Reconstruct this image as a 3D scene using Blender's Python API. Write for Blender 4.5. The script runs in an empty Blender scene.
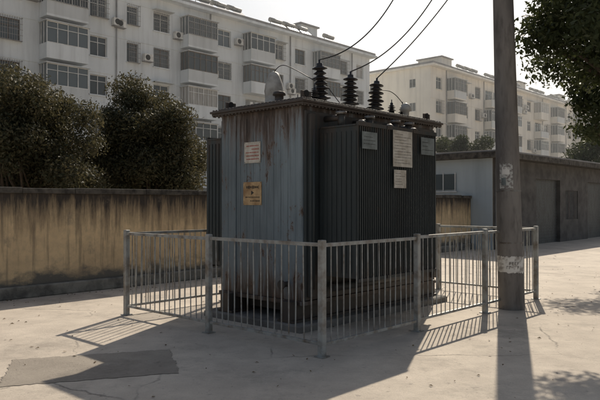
import bpy, math, random
import numpy as np
from mathutils import Vector, Matrix
random.seed(7); np.random.seed(7)
D=bpy.data; S=bpy.context.scene
ROT=math.radians(47.27)

# ---------------------------------------------------------------- materials
class N:
    def __init__(s,name):
        s.m=D.materials.new(name); s.m.use_nodes=True
        s.t=s.m.node_tree; s.n=s.t.nodes; s.l=s.t.links
        s.b=s.n['Principled BSDF']; s.out=s.n['Material Output']
        s.tc=s.n.new('ShaderNodeTexCoord')
    def new(s,t,**k):
        x=s.n.new(t)
        for a,b in k.items(): setattr(x,a,b)
        return x
    def link(s,a,b): s.l.new(a,b)
    def noise(s,scale,vec=(1,1,1),detail=6,rough=.6,off=(0,0,0)):
        mp=s.new('ShaderNodeMapping'); mp.inputs['Scale'].default_value=vec; mp.inputs['Location'].default_value=off
        s.link(s.tc.outputs['Object'],mp.inputs['Vector'])
        n=s.new('ShaderNodeTexNoise'); n.inputs['Scale'].default_value=scale
        n.inputs['Detail'].default_value=detail; n.inputs['Roughness'].default_value=rough
        s.link(mp.outputs[0],n.inputs['Vector']); return n.outputs['Fac']
    def ramp(s,fac,a,b,ca=(0,0,0,1),cb=(1,1,1,1)):
        r=s.new('ShaderNodeValToRGB'); r.color_ramp.elements[0].position=a; r.color_ramp.elements[1].position=b
        r.color_ramp.elements[0].color=ca; r.color_ramp.elements[1].color=cb
        s.link(fac,r.inputs[0]); return r.outputs[0]
    def mix(s,fac,a,b,mode='MIX'):
        m=s.new('ShaderNodeMix',data_type='RGBA',blend_type=mode)
        for sock,v in ((m.inputs[0],fac),(m.inputs[6],a),(m.inputs[7],b)):
            if isinstance(v,bpy.types.NodeSocket): s.link(v,sock)
            elif isinstance(v,(int,float)): sock.default_value=v
            else: sock.default_value=(*v[:3],1)
        return m.outputs[2]
    def math(s,op,a,b=0,clamp=False):
        m=s.new('ShaderNodeMath',operation=op); m.use_clamp=clamp
        for sock,v in ((m.inputs[0],a),(m.inputs[1],b)):
            if isinstance(v,bpy.types.NodeSocket): s.link(v,sock)
            else: sock.default_value=v
        return m.outputs[0]
    def z(s,z0,z1):
        sp=s.new('ShaderNodeSeparateXYZ'); s.link(s.tc.outputs['Object'],sp.inputs[0])
        r=s.new('ShaderNodeMapRange'); r.inputs[1].default_value=z0; r.inputs[2].default_value=z1
        s.link(sp.outputs[2],r.inputs[0]); return r.outputs[0]
    def bump(s,h,st=.3,dist=.01):
        b=s.new('ShaderNodeBump'); b.inputs['Strength'].default_value=st; b.inputs['Distance'].default_value=dist
        s.link(h,b.inputs['Height']); s.link(b.outputs[0],s.b.inputs['Normal'])
    def col(s,c): 
        if isinstance(c,bpy.types.NodeSocket): s.link(c,s.b.inputs['Base Color'])
        else: s.b.inputs['Base Color'].default_value=(*c[:3],1)
    def rough(s,v): s.b.inputs['Roughness'].default_value=v

def simple(name,c,c2=None,scale=3,vec=(1,1,1),rough=.8,a=.4,b=.65,metal=0,bump=0.15,dist=.005):
    k=N(name); c2=c2 or tuple(x*.7 for x in c)
    n=k.noise(scale,vec)
    f=k.ramp(n,a,b)
    k.col(k.mix(f,c,c2)); k.rough(rough); k.b.inputs['Metallic'].default_value=metal
    if bump: k.bump(k.noise(scale*8),bump,dist)
    return k.m

# ground
def ground_mat(name='concrete_ground',gain=1.0,patch=False):
    k=N(name)
    g=lambda c: tuple(x*gain for x in c)
    big=k.ramp(k.noise(.35,detail=4),.35,.68)
    med=k.ramp(k.noise(2.2,detail=8,rough=.7),.38,.7)
    fine=k.ramp(k.noise(60,detail=4,rough=.8),.3,.75)
    c=k.mix(big,g((.68,.60,.50)),g((.54,.47,.395)))
    c=k.mix(k.math('MULTIPLY',med,.6),c,g((.35,.30,.25)))
    c=k.mix(k.math('MULTIPLY',fine,.35),c,g((.24,.21,.18)))
    stain=k.ramp(k.noise(.8,(1,1,1),detail=10,rough=.78,off=(12,5,0)),.52,.68)
    c=k.mix(k.math('MULTIPLY',stain,.6),c,g((.20,.175,.15)))
    if not patch:
        v=k.new('ShaderNodeTexVoronoi',feature='DISTANCE_TO_EDGE'); v.inputs['Scale'].default_value=.33
        mp=k.new('ShaderNodeMapping'); k.link(k.tc.outputs['Object'],mp.inputs[0])
        ad=k.new('ShaderNodeMix',data_type='VECTOR'); ad.inputs[0].default_value=.22
        nz=k.new('ShaderNodeTexNoise'); nz.inputs['Scale'].default_value=1.6; nz.inputs['Detail'].default_value=9; nz.inputs['Roughness'].default_value=.65
        k.link(mp.outputs[0],nz.inputs['Vector']); k.link(mp.outputs[0],ad.inputs[4]); k.link(nz.outputs['Color'],ad.inputs[5])
        k.link(ad.outputs[1],v.inputs['Vector'])
        cr=k.ramp(v.outputs['Distance'],.0,.004,(1,1,1,1),(0,0,0,1))
        cr=k.math('MULTIPLY',cr,k.ramp(k.noise(.7,detail=3,off=(2,8,0)),.45,.6))
        c=k.mix(k.math('MULTIPLY',cr,.6),c,(.09,.08,.075))
    sp=k.ramp(k.noise(9,detail=3,off=(5,3,0)),.66,.70)
    c=k.mix(k.math('MULTIPLY',sp,.4),c,g((.17,.155,.14)))
    sp2=k.ramp(k.noise(28,detail=2,off=(1,3,0)),.68,.72)
    c=k.mix(k.math('MULTIPLY',sp2,.55),c,g((.12,.11,.10)))
    k.col(c); k.rough(.85)
    h=k.noise(30,detail=8,rough=.8)
    if not patch: h=k.math('SUBTRACT',h,cr)
    k.bump(h,.8,.012 if not patch else .02); return k.m
G=ground_mat()
PATCH=ground_mat('patched_concrete',.62,True)
JOINT=simple('joint_tar',(.14,.125,.11),(.3,.27,.23),20)

def yellow_wall():
    k=N('stained_yellow_plaster')
    c=k.mix(k.ramp(k.noise(1.1,detail=8),.35,.65),(.78,.59,.35),(.58,.43,.26))
    c=k.mix(k.math('MULTIPLY',k.ramp(k.noise(9,detail=8,rough=.7),.45,.75),.5),c,(.36,.29,.20))
    top=k.z(.35,1.8); streak=k.noise(6,(1,1,.10),detail=9,rough=.75)
    f=k.ramp(k.math('ADD',k.math('MULTIPLY',top,.66),k.math('MULTIPLY',streak,.8)),.72,1.0)
    c=k.mix(f,c,(.05,.042,.036))
    s2=k.ramp(k.noise(11,(1,1,.06),detail=5,off=(7,0,2)),.54,.64)
    c=k.mix(k.math('MULTIPLY',s2,.45),c,(.13,.105,.08))
    bl=k.ramp(k.noise(2.4,(1,1,.8),detail=9,rough=.7,off=(17,0,2)),.58,.66)
    c=k.mix(k.math('MULTIPLY',bl,.5),c,(.22,.19,.15))
    low=k.z(.75,.1); f2=k.ramp(k.math('ADD',k.math('MULTIPLY',low,.6),k.math('MULTIPLY',k.noise(3.5,(1,1,1.6),detail=9,off=(3,3,3)),.8)),.62,.85)
    c=k.mix(f2,c,(.15,.14,.12))
    k.col(c); k.rough(.92); k.bump(k.noise(18,detail=8,rough=.7),.7,.03); return k.m
YW=yellow_wall()
COPE=simple('blackened_coping',(.11,.10,.085),(.03,.027,.024),6,rough=.95,bump=.6,dist=.015)
PLINTH=simple('plinth_render',(.25,.24,.21),(.10,.095,.085),4,rough=.95,bump=.5,dist=.01)

def tank_mat(name,base,amount=.5,zt=2.85,zb=.35,lo=.585,spot=.635):
    k=N(name)
    c=k.mix(k.ramp(k.noise(1.6,(1,1,.35),detail=8),.35,.68),base,tuple(x*.55 for x in base))
    c=k.mix(k.math('MULTIPLY',k.ramp(k.noise(26,(1,1,.05),detail=4),.48,.7),.5),c,tuple(x*.35 for x in base))
    st=k.noise(7,(1,1,.09),detail=9,rough=.75,off=(1,2,3))
    top=k.z(zt-1.2,zt); bot=k.z(zb+.95,zb)
    f=k.math('ADD',k.math('MULTIPLY',st,.85),k.math('MULTIPLY',k.math('ADD',top,bot),.3))
    f1=k.ramp(f,lo,lo+.13); f2=k.ramp(f,lo+.07,lo+.2)
    c=k.mix(k.math('MULTIPLY',f1,amount),c,(.13,.072,.042))
    c=k.mix(k.math('MULTIPLY',f2,amount*1.5,True),c,(.040,.028,.022))
    n2=k.noise(4.2,(1,1,.55),detail=10,rough=.75,off=(9,1,4))
    sp=k.ramp(n2,spot-.02,spot+.02); sp3=k.ramp(n2,spot+.02,spot+.045)
    c=k.mix(k.math('MULTIPLY',sp,min(1,amount)),c,(.13,.07,.04))
    c=k.mix(k.math('MULTIPLY',sp3,min(1,amount*1.4)),c,(.04,.022,.015))
    k.col(c); k.rough(.55); k.bump(k.math('ADD',k.noise(22,detail=6),k.math('MULTIPLY',k.noise(3,detail=3),1.5)),.35,.009); return k.m
TANK=tank_mat('rusty_blue_grey_paint',(.215,.265,.295),.8,lo=.57,spot=.60)
DARKP=tank_mat('dark_grey_green_paint',(.045,.056,.058),.3)
LID=tank_mat('lid_dark_rusty',(.055,.058,.057),.3)
FENCE=simple('fence_galvanised',(.36,.37,.36),(.17,.14,.11),7,rough=.5,a=.42,b=.68,metal=.15)
PORC=N('brown_porcelain'); PORC.col((.018,.016,.016)); PORC.rough(.25); PORC=PORC.m
WHITEC=simple('grey_white_enamel',(.44,.43,.40),(.24,.225,.20),6,rough=.5)
PLATEW=simple('nameplate_white',(.58,.55,.49),(.36,.32,.26),8,rough=.5)
PLATEO=simple('warning_plate_ochre',(.52,.36,.19),(.28,.16,.07),7,rough=.5)
PLATEG=simple('nameplate_grey',(.20,.23,.23),(.12,.14,.14),9,rough=.45)
RED=simple('red_print',(.45,.06,.04)); BLACKP=simple('black_print',(.05,.045,.04))
STEEL=simple('dull_steel',(.25,.25,.24),(.12,.09,.07),9,rough=.5,metal=.4)
WIRE=N('black_cable'); WIRE.col((.015,.015,.015)); WIRE.rough(.5); WIRE=WIRE.m
PAD=simple('pad_concrete',(.2,.19,.175),(.09,.085,.08),3,rough=.95,bump=.5)

def apt_wall(name,c):
    k=N(name)
    x=k.mix(k.ramp(k.noise(.25,detail=6),.35,.7),c,tuple(v*.84 for v in c))
    x=k.mix(k.math('MULTIPLY',k.ramp(k.noise(1.6,(1,1,.08),detail=6),.48,.70),.5),x,tuple(v*.55 for v in c))
    k.col(x); k.rough(.9); k.bump(k.noise(30),.2,.01); return k.m
APT=apt_wall('apartment_paint_hazed',(.74,.77,.78)); APT2=apt_wall('apartment_cream_hazed',(.80,.755,.67))  # far wall paints, made paler so the colour itself carries distance haze
BALC=apt_wall('balcony_panel',(.60,.62,.62)); ROOFC=simple('roof_concrete',(.34,.33,.32),(.22,.21,.2),1,rough=.9)
def glass(name,c,r=.08):
    k=N(name); k.col(c); k.rough(r); return k.m
GL=[glass('window_glass_dark',(.045,.055,.06)),glass('window_glass_blue',(.10,.12,.13)),simple('curtained_window',(.38,.36,.33),(.24,.23,.21),2,vec=(4,4,.3),rough=.3)]
FRAME=simple('window_frame_white',(.7,.7,.68),(.5,.5,.48),2); FRAMED=simple('window_frame_brown',(.16,.13,.11)); GRILL=simple('grille_bars',(.28,.27,.26))
ACW=simple('ac_casing',(.72,.71,.67),(.5,.48,.44),3); DARK=simple('black_gap',(.015,.015,.015))
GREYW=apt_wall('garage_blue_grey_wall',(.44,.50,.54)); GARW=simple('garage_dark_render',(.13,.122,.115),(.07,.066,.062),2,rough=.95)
DOOR=simple('garage_door_steel',(.09,.10,.10),(.05,.047,.045),3,vec=(6,6,1),rough=.6)
def pole_mat():
    k=N('pole_concrete')
    c=k.mix(k.ramp(k.noise(3,(1,1,.25),detail=8),.35,.68),(.25,.23,.21),(.13,.118,.11))
    c=k.mix(k.math('MULTIPLY',k.ramp(k.noise(16,(1,1,.2)),.5,.7),.6),c,(.07,.062,.056))
    k.col(c); k.rough(.85); k.bump(k.noise(40,detail=6),.5,.01); return k.m
POLE=pole_mat()
BAND=simple('white_paint_band',(.72,.70,.66),(.35,.32,.29),9,rough=.7,a=.5,b=.62)
PAPER=simple('torn_paper',(.5,.5,.47),(.22,.2,.19),22,rough=.9,a=.45,b=.55)
BARK=simple('bark',(.10,.075,.055),(.05,.04,.03),12,vec=(1,1,.2),rough=.95,bump=.8,dist=.02)
def leaf_mat(name,a,b,tr=.4,tc=(.16,.15,.04)):
    k=N(name); g=k.new('ShaderNodeNewGeometry')
    c=k.mix(g.outputs['Random Per Island'],a,b)
    k.col(c); k.rough(.6); k.b.inputs['Specular IOR Level'].default_value=.22
    t=k.new('ShaderNodeBsdfTranslucent'); k.link(k.mix(.5,c,tc),t.inputs[0])
    m=k.new('ShaderNodeMixShader'); m.inputs[0].default_value=tr
    k.link(k.b.outputs[0],m.inputs[1]); k.link(t.outputs[0],m.inputs[2]); k.link(m.outputs[0],k.out.inputs[0]); return k.m
LEAF=leaf_mat('foliage_olive',(.035,.045,.025),(.10,.09,.053),.3,(.14,.115,.055)); LEAF2=leaf_mat('foliage_green',(.03,.042,.018),(.055,.07,.03),.25,(.09,.10,.03))
DRY=leaf_mat('dry_leaves',(.16,.10,.04),(.08,.05,.025),.1)

# ---------------------------------------------------------------- mesh builder
class MB:
    def __init__(s): s.v=[];s.f=[];s.mi=[];s.mats=[];s.sm=[]
    def m(s,mat):
        if mat not in s.mats: s.mats.append(mat)
        return s.mats.index(mat)
    def box(s,x0,x1,y0,y1,z0,z1,mat):
        o=len(s.v); s.v+=[(x0,y0,z0),(x1,y0,z0),(x1,y1,z0),(x0,y1,z0),(x0,y0,z1),(x1,y0,z1),(x1,y1,z1),(x0,y1,z1)]
        i=s.m(mat)
        for q in((0,3,2,1),(4,5,6,7),(0,1,5,4),(1,2,6,5),(2,3,7,6),(3,0,4,7)):
            s.f.append(tuple(o+a for a in q)); s.mi.append(i); s.sm.append(False)
    def bbox(s,x0,x1,y0,y1,z0,z1,mat,b=.01):
        prof=[(x0+b,y0),(x1-b,y0),(x1,y0+b),(x1,y1-b),(x1-b,y1),(x0+b,y1),(x0,y1-b),(x0,y0+b)]
        inn=[(x0+2*b,y0+b),(x1-2*b,y0+b),(x1-b,y0+2*b),(x1-b,y1-2*b),(x1-2*b,y1-b),(x0+2*b,y1-b),(x0+b,y1-2*b),(x0+b,y0+2*b)]
        o=len(s.v); i=s.m(mat)
        for z,p in((z0,prof),(z1-b,prof),(z1,inn)): s.v+=[(a,c,z) for a,c in p]
        for r in(0,1):
            for k in range(8):
                s.f.append((o+r*8+k,o+r*8+(k+1)%8,o+r*8+8+(k+1)%8,o+r*8+8+k)); s.mi.append(i); s.sm.append(False)
        s.f.append(tuple(o+16+k for k in range(8))); s.mi.append(i); s.sm.append(False)
        s.f.append(tuple(o+7-k for k in range(8))); s.mi.append(i); s.sm.append(False)
    def cyl(s,p0,p1,r0,r1,mat,n=12,cap=True,smooth=True):
        p0=Vector(p0);p1=Vector(p1); d=(p1-p0)
        if d.length<1e-6: return
        q=d.to_track_quat('Z','Y'); o=len(s.v); i=s.m(mat)
        for p,r in((p0,r0),(p1,r1)):
            for k in range(n):
                a=2*math.pi*k/n; s.v.append(tuple(p+q@Vector((r*math.cos(a),r*math.sin(a),0))))
        for k in range(n):
            s.f.append((o+k,o+(k+1)%n,o+n+(k+1)%n,o+n+k)); s.mi.append(i); s.sm.append(smooth)
        if cap:
            s.f.append(tuple(o+n-1-k for k in range(n))); s.mi.append(i); s.sm.append(False)
            s.f.append(tuple(o+n+k for k in range(n))); s.mi.append(i); s.sm.append(False)
    def lathe(s,cx,cy,prof,mat,n=24,tilt=None):
        o=len(s.v); i=s.m(mat)
        for r,z in prof:
            for k in range(n):
                a=2*math.pi*k/n; v=Vector((r*math.cos(a),r*math.sin(a),z-prof[0][1]))
                if tilt: v=tilt@v
                s.v.append((cx+v.x,cy+v.y,prof[0][1]+v.z))
        for j in range(len(prof)-1):
            for k in range(n):
                s.f.append((o+j*n+k,o+j*n+(k+1)%n,o+(j+1)*n+(k+1)%n,o+(j+1)*n+k)); s.mi.append(i); s.sm.append(True)
        s.f.append(tuple(o+(len(prof)-1)*n+k for k in range(n))); s.mi.append(i); s.sm.append(False)
    def obj(s,name,parent=None,bevel=0):
        me=D.meshes.new(name); me.from_pydata(s.v,[],s.f)
        for m in s.mats: me.materials.append(m)
        me.polygons.foreach_set('material_index',s.mi); me.polygons.foreach_set('use_smooth',s.sm)
        me.update(); ob=D.objects.new(name,me); S.collection.objects.link(ob)
        if parent: ob.parent=parent
        if bevel:
            b=ob.modifiers.new('b','BEVEL'); b.width=bevel; b.segments=2; b.limit_method='ANGLE'
        return ob
def empty(name,loc,rz=0):
    e=D.objects.new(name,None); S.collection.objects.link(e); e.location=loc; e.rotation_euler=(0,0,rz); e.empty_display_size=.2; return e

# ---------------------------------------------------------------- camera, light
cam=D.cameras.new('camera'); co=D.objects.new('camera',cam); S.collection.objects.link(co); S.camera=co
cam.lens=38.4; cam.sensor_width=36; cam.clip_end=2000; co.location=(0,0,1.58); co.rotation_euler=(math.radians(90.27),0,0)
SV=Vector((.355,1.18,1.0)).normalized()
sun=D.lights.new('sun','SUN'); so=D.objects.new('sun',sun); S.collection.objects.link(so)
sun.energy=5; sun.angle=math.radians(.5); sun.color=(1,.89,.73); so.rotation_euler=SV.to_track_quat('Z','Y').to_euler(); so.location=(20,40,30)
w=D.worlds.new('World'); S.world=w; w.use_nodes=True; nt=w.node_tree
sk=nt.nodes.new('ShaderNodeTexSky'); sk.sky_type='NISHITA'; sk.sun_disc=False
sk.sun_elevation=math.asin(SV.z); sk.sun_rotation=math.atan2(SV.x,SV.y); sk.dust_density=3; sk.air_density=1.3; sk.ozone_density=2.6
hs=nt.nodes.new('ShaderNodeHueSaturation'); hs.inputs['Saturation'].default_value=.62
nt.links.new(sk.outputs[0],hs.inputs['Color']); nt.links.new(hs.outputs[0],nt.nodes['Background'].inputs[0])
nt.nodes['Background'].inputs[1].default_value=.088
S.view_settings.view_transform='Standard'; S.view_settings.look='None'; S.view_settings.exposure=0

# ---------------------------------------------------------------- ground
b=MB(); o=400
b.v=[(-o,-o,0),(o,-o,0),(o,o,0),(-o,o,0)]; b.f=[(0,1,2,3)]; b.mi=[b.m(G)]; b.sm=[False]; b.obj('ground')
def sheet(name,cx,cy,sx,sy,rot,z,mat,jag=.03,n=24):
    pts=[]
    for (ax,ay),(bx,by) in (((-1,-1),(1,-1)),((1,-1),(1,1)),((1,1),(-1,1)),((-1,1),(-1,-1))):
        for i in range(n):
            t=i/n; x=(ax+(bx-ax)*t)*sx/2+random.uniform(-jag,jag); y=(ay+(by-ay)*t)*sy/2+random.uniform(-jag,jag)
            pts.append((x,y,0))
    mb=MB(); mb.v=pts; mb.f=[tuple(range(len(pts)))]; mb.mi=[mb.m(mat)]; mb.sm=[False]
    ob=mb.obj(name); ob.location=(cx,cy,z); ob.rotation_euler=(0,0,rot); return ob
sheet('pavement_patch',-2.0,6.2,1.55,1.0,math.radians(17),.004,PATCH,.018,40)
for i,(x,y,L,r) in enumerate([(3.4,5.2,14,ROT),(6.5,13.5,16,ROT+math.pi/2)]):
    sheet('pavement_joint',x,y,L,.011,r,.004,JOINT,.004,90)

# morning haze: a real, very thin body of air scattering light between the yard and the far blocks
b=MB(); k=N('haze_air'); k.n.remove(k.b)
vs=k.new('ShaderNodeVolumeScatter'); vs.inputs['Color'].default_value=(.93,.97,1,1); vs.inputs['Density'].default_value=.0016; vs.inputs['Anisotropy'].default_value=.35
k.link(vs.outputs[0],k.out.inputs['Volume'])
b.box(-80,130,29,170,.05,32,k.m); b.obj('haze')

# ---------------------------------------------------------------- boundary wall
e=empty('boundary_wall',(-4.9,10.4,0),ROT)
b=MB(); b.box(-9,15.9,0,.24,0,1.74,YW); b.obj('plaster_wall',e)
b=MB()
x=-9
while x<15.8:
    L=min(random.uniform(.9,1.5),15.9-x); dz=random.uniform(-.012,.012)
    b.box(x+.003,x+L-.003,-.05+random.uniform(-.008,.008),.29,1.742,1.84+dz,COPE); x+=L
b.obj('coping',e,.012)
b=MB(); b.box(-9,15.9,-.13,-.002,0,.2,PLINTH); b.obj('plinth',e,.02)

# ---------------------------------------------------------------- fence
FL,FW=5.38,3.64
e=empty('metal_fence',(.226,6.57,0),ROT)
b=MB()
def fence_run(p,q,nseg,posts):
    p=Vector(p);q=Vector(q); d=(q-p); L=d.length; d.normalize(); seg=L/nseg; horiz=abs(d.x)>.5
    def rb(a0,a1,hw,z0,z1):
        if horiz: b.box(p.x+a0,p.x+a1,p.y-hw,p.y+hw,z0,z1,FENCE)
        else: b.box(p.x-hw,p.x+hw,p.y+a0,p.y+a1,z0,z1,FENCE)
    for i in range(nseg):
        a0=i*seg+.034; a1=(i+1)*seg-.034
        dz=random.uniform(-.008,.008)
        rb(a0,a1,.018,1.135+dz,1.172+dz); rb(a0,a1,.016,.12+dz,.15+dz)
        nb=15
        for k in range(1,nb+1):
            t=a0+(a1-a0)*k/(nb+1)+random.uniform(-.006,.006); ln=random.uniform(-.008,.008)
            P=p+d*t
            b.cyl((P.x+ln*d.x,P.y+ln*d.y,.15+dz),(P.x-ln*d.x,P.y-ln*d.y,1.135+dz),.0075,.0075,FENCE,6,False)
def post(x,y):
    b.bbox(x-.034,x+.034,y-.034,y+.034,0,1.2+random.uniform(-.005,.008),FENCE,.006)
    b.box(x-.06,x+.06,y-.06,y+.06,.002,.012,FENCE)
fence_run((0,0),(FL,0),3,1); fence_run((0,0),(0,FW),2,1); fence_run((0,FW),(FL,FW),3,1); fence_run((FL,0),(FL,FW),2,1)
for i in range(4): post(FL*i/3,0); post(FL*i/3,FW)
post(0,FW/2); post(FL,FW/2)
b.obj('posts_rails_and_bars',e)

# ---------------------------------------------------------------- transformer
T=empty('power_transformer',(.226,6.57,0),ROT)
A0,A1,B0,B1=.9,4.0,1.1,2.64
b=MB(); b.bbox(.7,4.2,.95,2.8,0,.09,PAD,.02)
for yy in (1.25,2.4): b.box(.75,4.15,yy-.09,yy+.09,.121,.35,DARKP); b.box(.75,4.15,yy-.14,yy+.14,.092,.12,DARKP)
for xx in (1.2,2.4,3.6): b.box(xx-.06,xx+.06,1.345,2.305,.15,.34,DARKP)
b.obj('plinth_and_skid',T)
b=MB(); b.box(A0,A1,B0,B1,.352,2.80,TANK)
for k in range(1,12):
    y=B0+(B1-B0)*k/12
    b.box(A0-.005,A0-.0005,y-.010,y+.010,.45,2.72,TANK)
b.box(A0-.016,A0-.0008,B1-.31,B1-.27,.40,2.78,TANK)
b.box(A0-.03,A1+.03,B0-.03,B1+.03,.30,.351,TANK)
ob=b.obj('tank',T,.005)
b=MB(); b.box(A0+.02,A1-.02,B0-.035,B0-.002,.36,2.74,DARKP); b.box(A0+.02,A1-.02,B1+.002,B1+.035,.36,2.74,DARKP)
for xx in (A0+.1,A1-.5,A1-.1): b.box(xx-.04,xx+.04,B0-.09,B0-.036,.4,2.7,DARKP)
b.obj('side_walls',T,.005)
b=MB()
b.box(A0-.10,A1+.10,B0-.10,B1+.10,2.802,2.83,LID)
b.box(A0-.12,A1+.12,B0-.12,B1+.12,2.832,2.862,LID)
b.box(A0-.02,A1+.02,B0-.02,B1+.02,2.864,2.905,LID)
n=26
for k in range(n):
    for xx in (A0-.085,A1+.085):
        y=B0-.08+(B1-B0+.16)*k/(n-1); b.cyl((xx,y,2.785),(xx,y,2.885),.014,.014,LID,6)
n=48
for k in range(n):
    for yy in (B0-.085,B1+.085):
        x=A0-.05+(A1-A0+.1)*k/(n-1); b.cyl((x,yy,2.785),(x,yy,2.885),.014,.014,LID,6)
for x,y in ((A0+.12,B0+.05),(A1-.12,B0+.05),(A0+.12,B1-.05),(A1-.12,B1-.05)):
    b.box(x-.09,x+.09,y-.012,y+.012,2.906,3.0,LID); b.cyl((x,y-.02,2.97),(x,y+.02,2.97),.045,.045,DARK,12)
b.obj('bolted_lid',T,.003)
def radiator(a0,a1,b0,b1,sgn,name):
    lo,hi=min(b0,b1),max(b0,b1)
    b=MB(); z0,z1=.66,2.52
    groups=3; gl=(a1-a0)/groups
    for g in range(groups):
        g0=a0+g*gl; np_=14
        for i in range(np_):
            x=g0+.012+(gl-.045)*i/(np_-1)
            b.box(x-.010,x+.010,lo+.01,hi,z0,z1,DARKP)
            if (g==0 and i==0) or (g==2 and i==np_-1):
                s=-1 if i==0 else 1
                for q in range(8):
                    y=lo+.05+(hi-lo-.09)*q/7
                    b.box(min(x+s*.0105,x+s*.020),max(x+s*.0105,x+s*.020),y-.020,y+.020,z0+.06,z1-.06,DARKP)
        for zz in (z0+.09,z1-.09):
            ym=lo+(hi-lo)*.35
            b.cyl((g0+.0,ym,zz),(g0+gl-.03,ym,zz),.055,.055,DARKP,14)
            xm=g0+gl/2; b.cyl((xm,ym,zz),(xm,b0,zz),.05,.05,DARKP,14)
        b.box(g0-.004,g0+gl-.026,hi-.03 if sgn>0 else lo-.006,hi+.006 if sgn>0 else lo+.03,z1+.001,z1+.05,DARKP)
        b.box(g0-.004,g0+gl-.026,hi-.03 if sgn>0 else lo-.006,hi+.006 if sgn>0 else lo+.03,z0-.04,z0-.001,DARKP)
    b.box(a0-.012,a1-.015,lo+.032,hi-.032,z1+.001,z1+.022,DARKP)
    b.obj(name,T)
radiator(1.17,2.99,1.06,.43,-1,'radiator_bank_1'); radiator(1.17,2.99,2.69,3.31,1,'radiator_bank_2')
b=MB()
for x in (1.3,1.9,2.5,2.85):
    b.cyl((x,1.06,2.66),(x,.80,2.66),.04,.04,DARKP,12); b.cyl((x,.80,2.70),(x,.80,2.54),.045,.045,DARKP,12)
    b.cyl((x,.80,2.70),(x,.80,2.735),.07,.07,STEEL,12)
for x in (1.48,2.1,2.68):
    b.cyl((x,.62,2.54),(x,.62,2.60),.045,.045,STEEL,12); b.cyl((x,.62,2.60),(x,.62,2.63),.06,.03,STEEL,12)
b.cyl((1.02,1.02,.5),(1.02,1.02,2.5),.022,.022,DARKP,10)
b.cyl((1.3,.95,.5),(2.9,.95,.5),.05,.05,DARKP,12)
b.cyl((3.3,1.06,1.0),(3.3,.82,1.0),.07,.07,STEEL,14); b.cyl((3.3,.86,1.0),(3.3,.84,1.0),.11,.11,STEEL,14)
b.cyl((.9-.01,1.35,.55),(.9-.12,1.35,.55),.035,.035,DARKP,12); b.cyl((.79,1.35,.55),(.77,1.35,.55),.06,.06,DARKP,12)
b.obj('pipes_and_valves',T)
def strokes(b,x,y0,y1,z0,z1,rows,mat,along='y',hh=.35):
    rh=(z1-z0)/rows
    for r in range(rows):
        y=y0
        zc=z0+rh*(r+.5)
        yend=y1 if random.random()<.6 else y0+(y1-y0)*random.uniform(.5,.9)
        while y<yend-.012:
            L=random.uniform(.006,.016); L=min(L,y1-y)
            h=rh*hh*random.uniform(.6,1.1)
            if along=='y': b.box(x-.0022,x-.0005,y,y+L,zc-h/2,zc+h/2,mat)
            else: b.box(y,y+L,x-.0022,x-.0005,zc-h/2,zc+h/2,mat)
            y+=L+random.uniform(.005,.010)
def bp(xpix,a):
    r=(xpix-300)/640; return (.226+.679*a-r*(6.57+.735*a))/(.735+.679*r)
b=MB(); xa=A0-.008
for (px0,px1,py0,py1,mat,im) in ((245,261,142,163,PLATEW,RED),(244,262,182,205,PLATEO,BLACKP)):
    y1=bp(px0,A0);y0=bp(px1,A0); ym=(y0+y1)/2; d=6.57+.735*A0+.679*ym
    z1=1.58+(203-py0)*d/640; z0=1.58+(203-py1)*d/640
    b.box(xa-.006,xa,y0,y1,z0,z1,mat)
    if mat is PLATEW:
        strokes(b,xa-.006,y0+.03,y1-.03,z0+.03,z1-.03,5,im)
    else:
        strokes(b,xa-.006,y0+.05,y1-.05,z1-.10,z1-.04,1,im,hh=.7)
        strokes(b,xa-.006,y0+.03,y1-.03,z0+.03,z0+.13,2,im)
        for (yy,zz,rr) in ((ym,(z0+z1)/2+.01,.035),): b.cyl((xa-.0065,yy,zz),(xa-.009,yy,zz),rr,rr,im,3,smooth=False)
    for yy in (y0+.012,y1-.012):
        for zz in (z0+.012,z1-.012): b.cyl((xa-.006,yy,zz),(xa-.010,yy,zz),.006,.006,STEEL,8)
def ap(xpix,bb): 
    r=(xpix-300)/640; return (-.226+.735*bb+r*(6.57+.679*bb))/(.679-.735*r)
for (px0,px1,py0,py1,mat) in ((362,377,132,149,PLATEG),(393,412,131,167,PLATEW),(394,406,170,188,PLATEW),(421,434,138,155,PLATEG)):
    bb=.41; x0=ap(px0,bb);x1=ap(px1,bb); xm=(x0+x1)/2; d=6.57+.735*xm+.679*bb
    z1=1.58+(203-py0)*d/640; z0=1.58+(203-py1)*d/640
    b.box(x0,x1,bb-.006,bb,z0,z1,mat)
    if mat is PLATEW: 
        strokes(b,bb-.006,x0+.03,x1-.03,z0+.03,z1-.03,max(3,int((z1-z0)/.04)),STEEL,'x',.22)
    else: strokes(b,bb-.006,x0+.03,x1-.03,z0+.04,z1-.04,3,BLACKP,'x',.18)
b.obj('nameplates',T)
def bushing(b,x,y,h,r,n,z0=2.9,tilt=None,mat=PORC):
    prof=[(r*1.25,z0),(r*1.25,z0+.05),(r*.8,z0+.055),(r*.75,z0+.1)]
    zz=z0+.1; st=(h-.2)/n
    for i in range(n):
        k=1-.25*i/n; R=r*(1.25 if i%2==0 else 1.0)*k
        prof+=[(r*.5*k,zz+st*.05),(R,zz+st*.35),(R*.97,zz+st*.48),(r*.5*k,zz+st*.9)]
        zz+=st
    prof+=[(r*.4,zz),(r*.4,zz+.03),(r*.14,zz+.035),(r*.14,zz+.08)]
    b.lathe(x,y,prof,mat,24,tilt)
tops=[]
b=MB()
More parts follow.
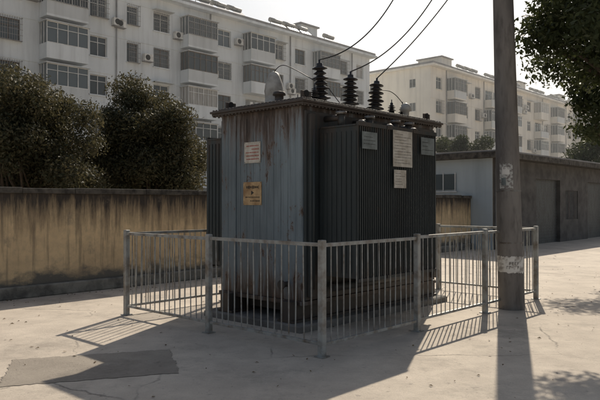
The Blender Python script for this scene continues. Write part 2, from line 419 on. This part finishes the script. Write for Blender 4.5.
for x,h,tl in ((1.73,.68,-4),(2.36,.62,2),(2.97,.62,6)):
    R=Matrix.Rotation(math.radians(tl),3,'Y'); bushing(b,x,1.5,h,.11,7,tilt=R)
    tv=R@Vector((0,0,h-.02)); tops.append((x+tv.x,1.5+tv.y,2.9+tv.z))
    b.cyl((x,1.5,2.88),(x,1.5,2.93),.19,.17,LID,20)
    for q in range(6):
        a=q*math.pi/3; b.cyl((x+.155*math.cos(a),1.5+.155*math.sin(a),2.93),(x+.155*math.cos(a),1.5+.155*math.sin(a),2.96),.014,.014,STEEL,6)
b.obj('high_voltage_bushings',T)
b=MB()
for x in (1.45,3.25,3.55): bushing(b,x,1.38,.30,.055,4)
for x in (2.0,2.6): bushing(b,x,2.2,.32,.06,4)
b.obj('low_voltage_bushings',T)
b=MB()
b.lathe(1.5,2.2,[(.17,2.9),(.17,2.96),(.13,2.98),(.13,3.12),(.14,3.18),(.125,3.28),(.09,3.38),(.065,3.44),(.0,3.47)],WHITEC,24)
b.lathe(3.45,1.25,[(.05,2.9),(.05,3.0),(.08,3.01),(.08,3.07),(.05,3.12),(0.0,3.14)],WHITEC,20)
b.lathe(1.15,1.75,[(.11,2.9),(.11,2.93),(.06,2.94),(.06,3.02),(.09,3.03),(.08,3.07),(0,3.09)],DARKP,20)
b.box(2.5,2.8,1.95,2.3,2.906,3.0,DARKP)
b.cyl((1.15,2.45,2.93),(3.6,2.45,2.93),.03,.03,DARKP,10)
b.obj('relief_valve_and_fittings',T)

def tube(name,pts,r,mat,parent=None,cyc=False):
    cu=D.curves.new(name,'CURVE'); cu.dimensions='3D'; cu.bevel_depth=r; cu.bevel_resolution=2
    sp=cu.splines.new('NURBS'); sp.points.add(len(pts)-1); sp.use_endpoint_u=True; sp.order_u=3
    for i,p in enumerate(pts): sp.points[i].co=(*p,1)
    cu.materials.append(mat); ob=D.objects.new(name,cu); S.collection.objects.link(ob)
    if parent: ob.parent=parent
    return ob
M=Matrix.Translation((.226,6.57,0))@Matrix.Rotation(ROT,4,'Z')
tube('jumper_lead',[(1.45,1.38,3.22),(1.40,1.7,3.42),(1.40,2.0,3.54),(1.5,2.2,3.45)],.006,WIRE,T)
tube('jumper_lead',[(1.45,1.38,3.22),(1.55,1.40,3.36),(1.68,1.47,3.3),(1.9,1.3,2.95)],.006,WIRE,T)
tube('jumper_lead',[(3.45,1.3,3.12),(3.3,1.35,3.30),(3.05,1.45,3.32),(2.97,1.5,3.3)],.006,WIRE,T)

# ---------------------------------------------------------------- utility pole
PX,PY=3.165,9.58
e=empty('utility_pole',(PX,PY,0),0); b=MB()
def pc(z): return (-.026*z, .0)
def pr(z): return .192-.0095*z
for i in range(18):
    z0=i*.5;z1=z0+.5
    b.cyl((pc(z0)[0],0,z0),(pc(z1)[0],0,z1),pr(z0),pr(z1),POLE,32,cap=(i==17))
b.obj('shaft',e)
def arc(b,z0,z1,a0,a1,off,mat,jag=0,n=20):
    o=len(b.v); i=b.m(mat)
    for k in range(n+1):
        a=math.radians(a0+(a1-a0)*k/n); 
        for z in(z0+random.uniform(-jag,jag),z1+random.uniform(-jag,jag)):
            r=pr(z)+off; b.v.append((pc(z)[0]+r*math.cos(a),r*math.sin(a),z))
    for k in range(n):
        b.f.append((o+2*k,o+2*k+2,o+2*k+3,o+2*k+1)); b.mi.append(i); b.sm.append(True)
b=MB(); arc(b,.55,.79,-180,180,.003,BAND,.012,60)
for row,(z,h) in enumerate(((.69,.045),(.63,.045))):
    for k in range(6):
        if random.random()<.7:
            a=-125+k*12; arc(b,z-h/2,z+h/2,a,a+2,.006,STEEL,0,2); arc(b,z+h/2-.01,z+h/2,a+2.2,a+8,.006,STEEL,0,3)
            if random.random()<.6: arc(b,z-.005,z+.005,a+2.2,a+7,.006,STEEL,0,3)
b.obj('painted_band',e)
b=MB(); arc(b,1.80,2.16,-150,-85,.003,PAPER,.012,16); arc(b,1.84,1.95,-140,-118,.005,PLATEG,.006,6); arc(b,2.0,2.11,-135,-100,.005,BAND,.006,6)
b.obj('paper_notices',e)
b=MB()
for z in (.98,1.75): b.cyl((pc(z)[0],0,z),(pc(z)[0],0,z+.02),pr(z)+.004,pr(z)+.004,STEEL,32,False)
cz=7.3; b.box(pc(cz)[0]-.85,pc(cz)[0]+.95,-.26,-.18,cz,cz+.09,STEEL)
ends=[]
for dx in (-.7,.1,.85):
    x=pc(cz)[0]+dx; y=-.22
    b.lathe(x,y,[(.03,cz+.09),(.03,cz+.12),(.07,cz+.14),(.04,cz+.17),(.06,cz+.19),(.03,cz+.24),(0,cz+.25)],WHITEC,12); ends.append(Vector((PX+x,PY+y,cz+.22)))
b.obj('crossarm',e)
for tp,en,sg,dxx in zip(tops,ends,(3.4,3.0,1.3),(.7,.6,.4)):
    p=M@Vector(tp); pts=[]
    for i in range(19):
        t=i/18; q=p.lerp(en,t); q.z-=sg*t*(1-t); q.x+=dxx*t*(1-t); pts.append(tuple(q))
    tube('overhead_wire',pts,.009,WIRE)

# ---------------------------------------------------------------- apartment blocks
def apartment(name,loc,cols,length,depth,wallm,floors=6,fh=2.9,seed=1,endcols=()):
    rnd=random.Random(seed); H=floors*fh+.6
    e=empty(name,loc,ROT)
    W=MB();WN=MB();BL=MB();AC=MB();RF=MB()
    W.box(0,length,.3,depth,0,H,wallm)
    cols=sorted(cols); 
    for f in range(floors+1):
        z=f*fh
        zt=H if f==floors else z+.95
        W.box(0,length,0,.299,z if f==0 else z-.45,zt,wallm)
        if f==floors: break
        x=0
        for (c,wd,t) in cols:
            W.box(x,c-wd/2,0,.299,z+.95,z+2.45,wallm); x=c+wd/2
        W.box(x,length,0,.299,z+.95,z+2.45,wallm)
        BL.box(0,length,-.04,-.002,z+2.62,z+2.72,wallm)
        for (c,wd,t) in cols:
            a0,a1=c-wd/2,c+wd/2; z0,z1=z+.95,z+2.45
            g=rnd.choices(GL,[5,3,1.2])[0]; fm=FRAME if rnd.random()<.7 else FRAMED
            WN.box(a0,a1,.20,.22,z0,z1,g)
            def frame(y,a0,a1,z0,z1,n,fm,tr=True):
                for k in range(n+1):
                    x=a0+(a1-a0-.05)*k/n; WN.box(x,x+.05,y,y+.05,z0,z1,fm)
                WN.box(a0,a1,y-.002,y+.048,z0,z0+.06,fm); WN.box(a0,a1,y-.002,y+.048,z1-.06,z1,fm)
                if tr: WN.box(a0,a1,y-.004,y+.046,z0+(z1-z0)*.68,z0+(z1-z0)*.68+.045,fm)
            frame(.14,a0,a1,z0,z1,2 if wd>1 else 1,fm)
            if t!='B':
                WN.box(a0-.08,a1+.08,-.10,-.003,z0-.08,z0,wallm)
                r=rnd.random()
                if r<.45:
                    y=-.35 if rnd.random()<.5 else -.08
                    k=a0
                    while k<a1+.01: WN.box(k,k+.025,y,y+.02,z0-.05,z1+.05,GRILL); k+=.16
                    k=z0-.05
                    while k<z1+.1: WN.box(a0,a1+.02,y-.001,y+.022,k,k+.025,GRILL); k+=.38
                    if y<-.2:
                        for xx in(a0,a1):
                            for zz in (z0-.05,z1+.03): WN.box(xx,xx+.025,y+.02,0,zz,zz+.025,GRILL)
                        WN.box(a0,a1,y+.021,-.105,z0-.04,z0-.02,GRILL)
                if rnd.random()<.3:
                    BL.box(a0-.15,a1+.15,-.6,-.003,z1+.12,z1+.16,BALC)
                if rnd.random()<.5:
                    x=a1+.35 if rnd.random()<.6 else a0-1.1; zz=z0+rnd.uniform(-.5,.6)
                    AC.box(x,x+.8,-.42,-.1,zz,zz+.56,ACW); AC.cyl((x+.3,-.421,zz+.28),(x+.3,-.43,zz+.28),.22,.22,DARK,16)
                    AC.box(x,x+.8,-.44,0,zz-.05,zz-.012,GRILL)
            else:
                dp=1.15; b0,b1=a0-.35,a1+.35
                BL.box(b0,b1,-dp,-.045,z-.05,z+.1,wallm)
                BL.box(b0,b1,-dp,-dp+.1,z+.101,z+1.0,rnd.choice([BALC,wallm,wallm]))
                for xx in (b0,b1-.1): BL.box(xx,xx+.1,-dp+.101,-.045,z+.101,z+1.0,wallm)
                if rnd.random()<.85:
                    g=rnd.choices(GL,[4,4,1])[0]
                    WN.box(b0+.04,b1-.04,-dp+.06,-dp+.08,z+1.0,z+2.5,g)
                    for xx in (b0+.04,b1-.06): WN.box(xx,xx+.02,-dp+.081,-.045,z+1.0,z+2.5,g)
                    frame(-dp+.0,b0,b1,z+1.0,z+2.5,rnd.choice([4,5,6]),fm)
                    for xx in(b0-.01,b1-.04): 
                        for yy in (-dp+.45,-dp+.85): WN.box(xx,xx+.05,yy,yy+.05,z+1.0,z+2.5,fm)
                    BL.box(b0-.1,b1+.1,-dp-.12,-.045,z+2.501,z+2.56,BALC)
                    if rnd.random()<.4:
                        k=b0
                        while k<b1: WN.box(k,k+.03,-dp-.05,-dp-.02,z+1.0,z+2.5,GRILL); k+=.2
                        for zz in (1.0,1.5,2.0,2.46): WN.box(b0,b1,-dp-.052,-dp-.018,z+zz,z+zz+.03,GRILL)
                else:
                    WN.box(b0,b1,-dp+.03,-dp+.07,z+1.02,z+1.08,GRILL)
                    for q in range(5):
                        xx=b0+.3+q*(b1-b0-.6)/4; WN.box(xx,xx+rnd.uniform(.2,.4),-.7,-.66,z+1.2,z+2.1,rnd.choice([ACW,PLATEG,BALC,FRAME]))
                    WN.box(b0,b1,-.69,-.67,z+2.11,z+2.13,GRILL)
    xs=[ (cols[i][0]+cols[i+1][0])/2 for i in range(0,len(cols)-1,3)]
    for x in xs: AC.cyl((x,-.09,0),(x,-.09,H),.055,.055,ROOFC,8)
    RF.box(-.5,length+.5,-.75,depth+.5,H+.001,H+.22,wallm)
    RF.box(-.35,length+.35,-.6,depth+.35,H+.222,H+.5,ROOFC)
    x=6
    while x<length-3:
        if rnd.random()<.6:
            RF.box(x,x+2.6,2,5.5,H+.5,H+2.4,wallm); RF.box(x-.2,x+2.8,1.8,5.7,H+2.401,H+2.55,ROOFC)
        for q in range(rnd.randint(1,3)):
            xx=x+3.2+q*1.9
            o=len(RF.v); i=RF.m(GL[0])
            RF.v+=[(xx,.3,H+.7),(xx+1.4,.3,H+.7),(xx+1.4,1.4,H+1.6),(xx,1.4,H+1.6)]; RF.f.append((o,o+1,o+2,o+3)); RF.mi.append(i); RF.sm.append(False)
            RF.cyl((xx-.1,1.5,H+1.7),(xx+1.5,1.5,H+1.7),.22,.22,WHITEC,14)
            for x2 in(xx,xx+1.4): RF.cyl((x2,1.5,H+.5),(x2,1.5,H+1.6),.03,.03,GRILL,6)
        x+=rnd.uniform(7,10)
    for f in range(floors):
        for c in endcols:
            z=f*fh; WN.box(-.03,-.004,c-.4,c+.4,z+1.2,z+2.2,GL[0]); WN.box(-.06,-.031,c-.45,c+.45,z+1.12,z+1.2,FRAME); WN.box(-.05,-.032,c-.02,c+.02,z+1.2,z+2.2,FRAME)
    W.obj('walls',e);WN.obj('windows',e);BL.obj('balconies',e);AC.obj('air_conditioners_and_pipes',e);RF.obj('roof',e)
    return e
U=Vector((.679,.735,0)); V=Vector((-.735,.679,0))
B0_=Vector((-19.92,42.47,0))-U*16
base=[(.6,1.5,'W'),(4.2,2.4,'B'),(7.2,1.4,'W'),(10.1,1.0,'W'),(12.8,1.5,'W'),(16.2,2.4,'B'),(19.5,1.5,'W'),(23.2,2.4,'B'),(26.4,1.2,'W'),(29.4,1.5,'W'),(32.8,2.4,'B'),(36.2,1.5,'W'),(39.2,1.3,'W')]
cols=[(c+16,wd,t) for c,wd,t in base]+[(2,1.5,'W'),(5.3,2.4,'B'),(9,1.4,'W'),(12.6,2.4,'B')]
apartment('apartment_building',B0_,cols,57,11,APT,seed=3,endcols=(3,8))
cols2=[]; x=2
pat=[('W',1.4),('B',2.2),('W',1.1),('W',1.4),('B',2.2)]
i=0
while x<68: t,wd=pat[i%5]; cols2.append((x,wd,t)); x+=3.3; i+=1
apartment('apartment_building',(15.6,76.5,0),cols2,70,11,APT2,seed=11,endcols=(2.5,8.5))

# ---------------------------------------------------------------- low garage building
e=empty('garage_building',(6.5,21.6,0),ROT)
W=MB(); Hh=3.3
W.box(0,22,.25,7,0,Hh-.2,GARW)
x=0; op=[(1.2,1.0,0,2.1),(3.6,2.4,0,2.5),(6.6,1.4,.9,2.1),(9.2,2.4,0,2.5),(12.4,2.4,0,2.5),(15.8,1.4,.9,2.1)]
for (a,wd,z0,z1) in op:
    W.box(x,a,0,.249,0,Hh-.2,GARW); W.box(a,a+wd,0,.249,z1,Hh-.2,GARW)
    if z0: W.box(a,a+wd,0,.249,0,z0,GARW)
    x=a+wd
W.box(x,22,0,.249,0,Hh-.2,GARW)
W.box(-.03,-.002,0,7,0,Hh-.2,GREYW)
W.obj('walls',e)
b=MB()
for (a,wd,z0,z1) in op:
    if z0: 
        b.box(a,a+wd,.16,.18,z0,z1,GL[0])
        for k in range(3): b.box(a+(wd-.05)*k/2,a+(wd-.05)*k/2+.05,.1,.15,z0,z1,FRAMED)
        k=a
        while k<a+wd: b.box(k,k+.02,.02,.04,z0,z1,GRILL); k+=.13
    else:
        b.box(a,a+wd,.15,.18,z0,z1,DOOR)
        if wd>2:
            k=z0+.1
            while k<z1: b.box(a,a+wd,.135,.149,k,k+.05,DOOR); k+=.12
        else: b.box(a+.1,a+.1+.03,.1,.149,1.0,1.15,STEEL)
b.box(-.06,-.031,1.35,2.3,2.05,2.6,GL[1]); 
for yy in (1.35,1.82,2.27): b.box(-.08,-.061,yy,yy+.035,2.0,2.65,BALC)
b.box(-.085,-.061,1.3,2.35,1.96,2.0,BALC)
b.obj('doors_and_windows',e)
b=MB(); b.box(-.35,22.3,-.45,7.3,Hh-.198,Hh,COPE); b.box(-.3,22.2,-.4,7.2,Hh+.002,Hh+.06,ROOFC)
b.cyl((.15,-.08,0),(.15,-.08,Hh-.2),.05,.05,ROOFC,10)
b.obj('roof',e,.01)

# ---------------------------------------------------------------- trees
def leaves(name,blobs,count,size,mat,parent,flat=.5):
    C=np.array([c for c,r in blobs]); R=np.array([r for c,r in blobs])
    p=R**2; p/=p.sum(); k=np.random.choice(len(R),count,p=p)
    d=np.random.normal(size=(count,3)); d/=np.linalg.norm(d,axis=1)[:,None]
    rad=np.random.rand(count)**.45*(1+.12*np.random.normal(size=count))
    P=C[k]+d*(R[k]*rad)[:,None]*np.array([1,1,.8])
    a=np.random.normal(size=(count,3)); a/=np.linalg.norm(a,axis=1)[:,None]
    n=d*.5+np.random.normal(size=(count,3))*.6; n/=np.linalg.norm(n,axis=1)[:,None]
    bb=np.cross(n,a); bb/=np.linalg.norm(bb,axis=1)[:,None]; a=np.cross(bb,n)
    s=size*np.random.uniform(.6,1.35,count)[:,None]
    v=np.stack([P-a*s,P+bb*s*.45,P+a*s,P-bb*s*.45],1).reshape(-1,3)
    me=D.meshes.new(name); me.vertices.add(count*4); me.vertices.foreach_set('co',v.ravel())
    me.loops.add(count*4); me.loops.foreach_set('vertex_index',np.arange(count*4,dtype=np.int32))
    me.polygons.add(count); me.polygons.foreach_set('loop_start',np.arange(0,count*4,4,dtype=np.int32))
    me.update(calc_edges=True); me.validate(); me.materials.append(mat)
    ob=D.objects.new(name,me); S.collection.objects.link(ob); ob.parent=parent; return ob
def tree(name,loc,rx,rz,cz,count,size,mat,nb=40,seed=0,trunk=.13,bs=(.2,.36),low=-.85,qr=(.45,.88)):
    rnd=random.Random(seed); e=empty(name,loc); blobs=[]
    for i in range(nb):
        th=rnd.uniform(0,2*math.pi); ph=math.acos(rnd.uniform(low,1)); q=rnd.uniform(*qr)
        c=(rx*q*math.sin(ph)*math.cos(th),rx*q*math.sin(ph)*math.sin(th),cz+rz*q*math.cos(ph))
        blobs.append((c,rx*rnd.uniform(*bs)))
    b=MB(); zf=cz-rz*.55; pts=[Vector((0,0,0))]
    for i in range(1,6): pts.append(Vector((rnd.uniform(-.06,.06)*i*.5,rnd.uniform(-.06,.06)*i*.5,zf*i/5)))
    for i in range(5): b.cyl(pts[i],pts[i+1],trunk*(1-.09*i),trunk*(1-.09*(i+1)),BARK,12)
    for c,r in blobs[::2]:
        c=Vector(c); s=pts[-1].copy(); s.z=zf*rnd.uniform(.75,1); mid=s.lerp(c,.5)+Vector((rnd.uniform(-.2,.2),rnd.uniform(-.2,.2),-.12*rx))
        b.cyl(s,mid,trunk*.38,trunk*.22,BARK,7); b.cyl(mid,c,trunk*.22,trunk*.06,BARK,7)
    b.obj('trunk_and_limbs',e)
    leaves('crown',blobs,count,size,mat,e)
    return e
tree('broadleaf_tree',(-6.85,15.6,0),1.95,2.4,2.9,80000,.045,LEAF,70,1,low=-1,qr=(.3,.85),bs=(.2,.34))
tree('broadleaf_tree',(-4.75,19.6,0),2.1,2.45,3.05,85000,.050,LEAF,70,2,low=-1,qr=(.3,.85),bs=(.2,.34))
tree('broadleaf_tree',(-8.4,19.5,0),1.9,2.2,3.1,40000,.05,LEAF,60,3,low=-1,qr=(.25,.85))
tree('broadleaf_tree',(5.5,9.5,0),2.3,2.9,5.2,50000,.05,LEAF2,80,5,trunk=.2,bs=(.15,.26),low=-1)
tree('broadleaf_tree',(7.6,14.5,0),2.4,2.6,5.0,40000,.055,LEAF2,70,6,trunk=.2,bs=(.15,.27),low=-1)
tree('broadleaf_tree',(11.3,45,0),2.3,2.4,4.6,16000,.10,LEAF2,30,8)
tree('broadleaf_tree',(18.5,40,0),3.0,2.4,3.8,18000,.11,LEAF2,34,9)

# fallen leaves
cnt=1000; mb=MB()
for i in range(cnt):
    x=random.uniform(-5,7); y=random.uniform(3.2,17) 
    if i%3==0:
        t=random.uniform(-1,12); p=Vector((-4.9,10.4,0))+U*t-V*(.14+abs(random.gauss(0,.3))); x,y=p.x,p.y
    if i%5==0: x=random.gauss(4.6,1.1); y=random.gauss(9.5,2.5)
    s=random.uniform(.008,.028); a=random.uniform(0,6.28); z=.006; o=len(mb.v)
    ca,sa=math.cos(a)*s,math.sin(a)*s
    mb.v+=[(x-ca,y-sa,z),(x+sa*.5,y-ca*.5,z+random.uniform(0,.012)),(x+ca,y+sa,z+random.uniform(0,.01)),(x-sa*.5,y+ca*.5,z+random.uniform(0,.012))]
    mb.f.append((o,o+1,o+2,o+3)); mb.mi.append(mb.m(DRY)); mb.sm.append(False)
mb.obj('fallen_leaves')
